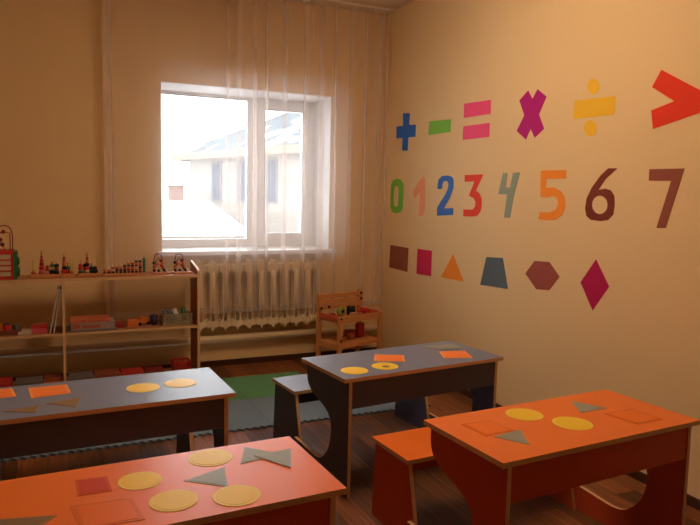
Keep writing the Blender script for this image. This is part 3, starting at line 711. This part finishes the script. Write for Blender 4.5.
# right bay
bd = single(MB().box(-.16, .17, -.11, .09, 0, .010), 'game_board', GREY, (-2.56, -.40, ZM), 'dark flat board under the boxed game', 'board')
gb = thing('board_game_box', 'pale pink game box with orange-red lid on the middle shelf', 'box', (-2.555, -.40, ZM + .0105))
MB().box(-.145, .148, -.09, .08, 0, .052).build('box_body', cmat('box_pale', (.38, .26, .24)), gb)
MB().box(-.148, .12, -.092, .082, .0525, .072).build('lid', cmat('box_lid', (.55, .13, .06), noise=.35, scale=30), gb)
MB().box(-.135, -.085, -.0925, -.0905, .012, .042).box(-.07, .05, -.0925, -.0905, .012, .034).build('printed_picture', cmat('print_red', (.42, .10, .06)), gb)
single(blockt(.07, .07, .035), 'toy_block', DRED, (-2.365, -.41, ZM), 'dark red block right of the boxed game', 'toy')
single(blockt(.075, .07, .052), 'toy_block', ORG, (-2.275, -.41, ZM), 'orange block in the middle of the right bay', 'toy')
toy_car((-2.20, -.37, ZM), ORG, 'orange toy car beside the navy cup on the middle shelf', .3)
single(MB().lathe([(.022, 0), (.030, .075), (.027, .075), (.020, .004)], seg=18), 'cup', BLUE, (-2.118, -.40, ZM), 'navy blue cup left of the toy basket', 'cup')
bs = thing('toy_basket', 'pale plastic basket of rolled things at the right of the middle shelf', 'basket', (-1.955, -.40, ZM))
wv = MB(); w2, d2, hh = .112, .075, .085
wv.box(-w2, w2, -d2, d2, 0, .005)
for z in (.012, .036, .060, .082):
    wv.box(-w2, w2, -d2, -d2 + .003, z - .004, z + .004); wv.box(-w2, w2, d2 - .003, d2, z - .004, z + .004); wv.box(-w2, -w2 + .003, -d2, d2, z - .004, z + .004); wv.box(w2 - .003, w2, -d2, d2, z - .004, z + .004)
for i in range(17): x = -w2 + .003 + i * (2 * w2 - .006) / 16; wv.box(x - .003, x + .003, -d2, -d2 + .003, .005, .083); wv.box(x - .003, x + .003, d2 - .003, d2, .005, .083)
for i in range(11): y = -d2 + .003 + i * (2 * d2 - .006) / 10; wv.box(-w2, -w2 + .003, y - .003, y + .003, .005, .083); wv.box(w2 - .003, w2, y - .003, y + .003, .005, .083)
wv.build('basket_body', cmat('basket_plastic', (.42, .33, .22)), bs)
for i, (x, m, nm, tilt) in enumerate(((-2.005, GREY, 'grey', -25), (-1.965, LBLUE, 'light blue', -25), (-1.925, WHT, 'white', -25), (-1.885, GREEN, 'green', -10))):
    o = MB().lathe([(.010, 0), (.018, .001), (.018, .105), (.010, .106)], seg=14).build('paper_roll', m)
    o.location = (x, -.39 - .012 * (i % 2), ZM + .016); o.rotation_euler = (0, math.radians(tilt), 0)
    tag(o, nm + ' rolled thing sticking out of the toy basket', 'toy', 'rolls in the basket')
# bottom shelf
ZB = .0785
TERRA = cmat('toy_terracotta', (0.30, 0.07, 0.03), noise=.3, scale=25)
bot = [(-3.42, .20, .16, .05, DRED), (-3.19, .20, .17, .055, RED), (-2.98, .17, .16, .045, GREY), (-2.825, .11, .15, .06, ORG), (-2.64, .16, .17, .05, PINK), (-2.46, .17, .16, .055, DRED), (-2.28, .15, .15, .05, RED), (-2.12, .13, .15, .045, GREEN)]
nm = ['dark red', 'red', 'grey', 'orange', 'pink', 'dark red', 'red', 'green']
ps = ['at the far left', 'second from the left', 'third from the left', 'just left of the divider', 'just right of the divider', 'second right of the divider', 'third right of the divider', 'left of the red crate']
for (x, sx, sy, sz, m), a, b in zip(bot, nm, ps):
    t = thing('storage_box', '%s flat box on the bottom shelf, %s' % (a, b), 'box', (x, -.40, ZB), 0, 'flat boxes on the bottom shelf')
    MB().box(-sx / 2, sx / 2, -sy / 2, sy / 2, 0, sz * .7).build('box_body', m, t); MB().box(-sx / 2 - .003, sx / 2 + .003, -sy / 2 - .003, sy / 2 + .003, sz * .7 + .0005, sz).build('lid', GREY if a in ('grey', 'pink') else TERRA if a in ('dark red', 'orange') else DRED if a == 'green' else m, t)
ct = thing('crate', 'red slotted crate at the right end of the bottom shelf', 'crate', (-1.92, -.41, ZB))
cr = MB().box(-.065, .065, -.06, .06, 0, .006)
for z in (.02, .055, .095): cr.box(-.065, .065, -.06, -.054, z - .009, z + .009); cr.box(-.065, .065, .054, .06, z - .009, z + .009); cr.box(-.065, -.059, -.06, .06, z - .009, z + .009); cr.box(.059, .065, -.06, .06, z - .009, z + .009)
for x in (-.065, -.02, .014, .059):
    for y in (-.06, .054): cr.box(x, x + .006, y, y + .006, .006, .104)
cr.build('crate_body', RED, ct)

# ------------------------------------------------------------------ toy workbench in the corner
WBA = math.atan2(.154, .468)
wk = thing('toy_workbench', 'small pine toy workbench in the corner right of the radiator', 'toy workbench', (-.716, -.71, 0), WBA)
PI_ = M['pine']; W2, D2 = .493, .295; lw = .034
for x, y, h in ((0, 0, .495), (W2 - lw, 0, .495), (0, D2 - .03, .655), (W2 - lw, D2 - .03, .655)):
    MB().box(x, x + lw, y, y + .030, 0, h, bev=.003).build('leg', PI_, wk)
MB().box(lw, W2 - lw, .006, .024, .462, .492).build('front_rail', PI_, wk)
for x in (.004, W2 - .022): MB().box(x, x + .018, .03, D2 - .03, .455, .500).build('side_rail', cmat('rail_red', (.50, .09, .04)), wk)
MB().box(.022, W2 - .022, .006, D2 - .006, .440, .4615).build('tray_board', PI_, wk)
for z in (.52, .565, .612): MB().box(-.004, W2 + .004, D2 - .042, D2 - .0305, z, z + .034).build('back_slat', PI_, wk)
MB().box(.012, W2 - .012, .012, D2 - .012, .245, .262).build('lower_shelf', PI_, wk)
MB().box(lw, W2 - lw, .006, .020, .232, .2645).build('lower_rail', PI_, wk)
for x in (.008, W2 - .02): MB().box(x, x + .012, .03, D2 - .03, .22, .262).build('lower_rail', PI_, wk)
for x, z in ((.017, .535), (.10, .54), (W2 - .02, .63), (W2 - .02, .58)):
    MB().lathe([(.010, -.012), (.012, -.004), (.010, 0)], (x, D2 - .042, z), 12, axis='y').build('bolt', BLK, wk)
for z in (.48, .30): MB().lathe([(.009, -.006), (.009, 0)], (lw / 2, 0, z), 12, axis='y').build('bolt', BLK, wk)
def onwb(u, v, z): 
    c, s = math.cos(WBA), math.sin(WBA); return (-.716 + u * c - v * s, -.71 + u * s + v * c, z)
tw = thing('wooden_wheel_toy', 'olive green toy wheel standing on the workbench', 'toy', onwb(.185, .19, .462), WBA)
MB().lathe([(.030, -.017), (.042, -.012), (.042, .012), (.030, .017)], (0, 0, .042), 20, axis='y').build('tyre', LIME, tw)
MB().lathe([(.013, -.024), (.014, .024)], (0, 0, .042), 14, axis='y').build('hub', BLK, tw)
single(MB().lathe([(.036, 0), (.040, .008), (.040, .062), (.034, .072), (.012, .074)], seg=20), 'toy_pot', BLK, onwb(.30, .19, .462), 'black round toy pot beside the olive wheel on the workbench', 'toy')
th = thing('toy_hammer', 'red toy hammer lying on the right of the workbench', 'toy', onwb(.40, .16, .4635), WBA + .1)
MB().tube([(-.055, 0, .024), (.035, 0, .024)], .010, 10).build('handle', RED, th); MB().box(.030, .062, -.03, .03, .002, .045, bev=.005).build('head', RED, th)
single(blockt(.05, .04, .03), 'toy_block', DRED, onwb(.09, .20, .462), 'dark red block at the left end of the workbench top', 'toy', WBA)
single(blockt(.06, .05, .034), 'toy_block', cmat('salmon', (.55, .25, .16)), onwb(.245, .10, .462), 'salmon block between wheel and pot on the workbench', 'toy', WBA + .3)
single(MB().box(-.045, .045, -.02, .02, 0, .115, bev=.004), 'toy_toolbox', RED, onwb(.39, .17, .2625), 'bright red box standing on the lower shelf of the workbench', 'box', WBA + .25)
t = thing('toy_drum', 'orange toy drum on the lower workbench shelf left of the red box', 'toy', onwb(.27, .17, .2625), WBA)
MB().lathe([(.045, 0), (.045, .06)], seg=20).build('body', ORG, t); MB().lathe([(.048, .0602), (.048, .07)], seg=20).build('rim', DRED, t)
single(blockt(.08, .06, .03), 'toy_block', WOOD, onwb(.16, .15, .2625), 'plain wooden block on the lower workbench shelf', 'toy', WBA - .2)
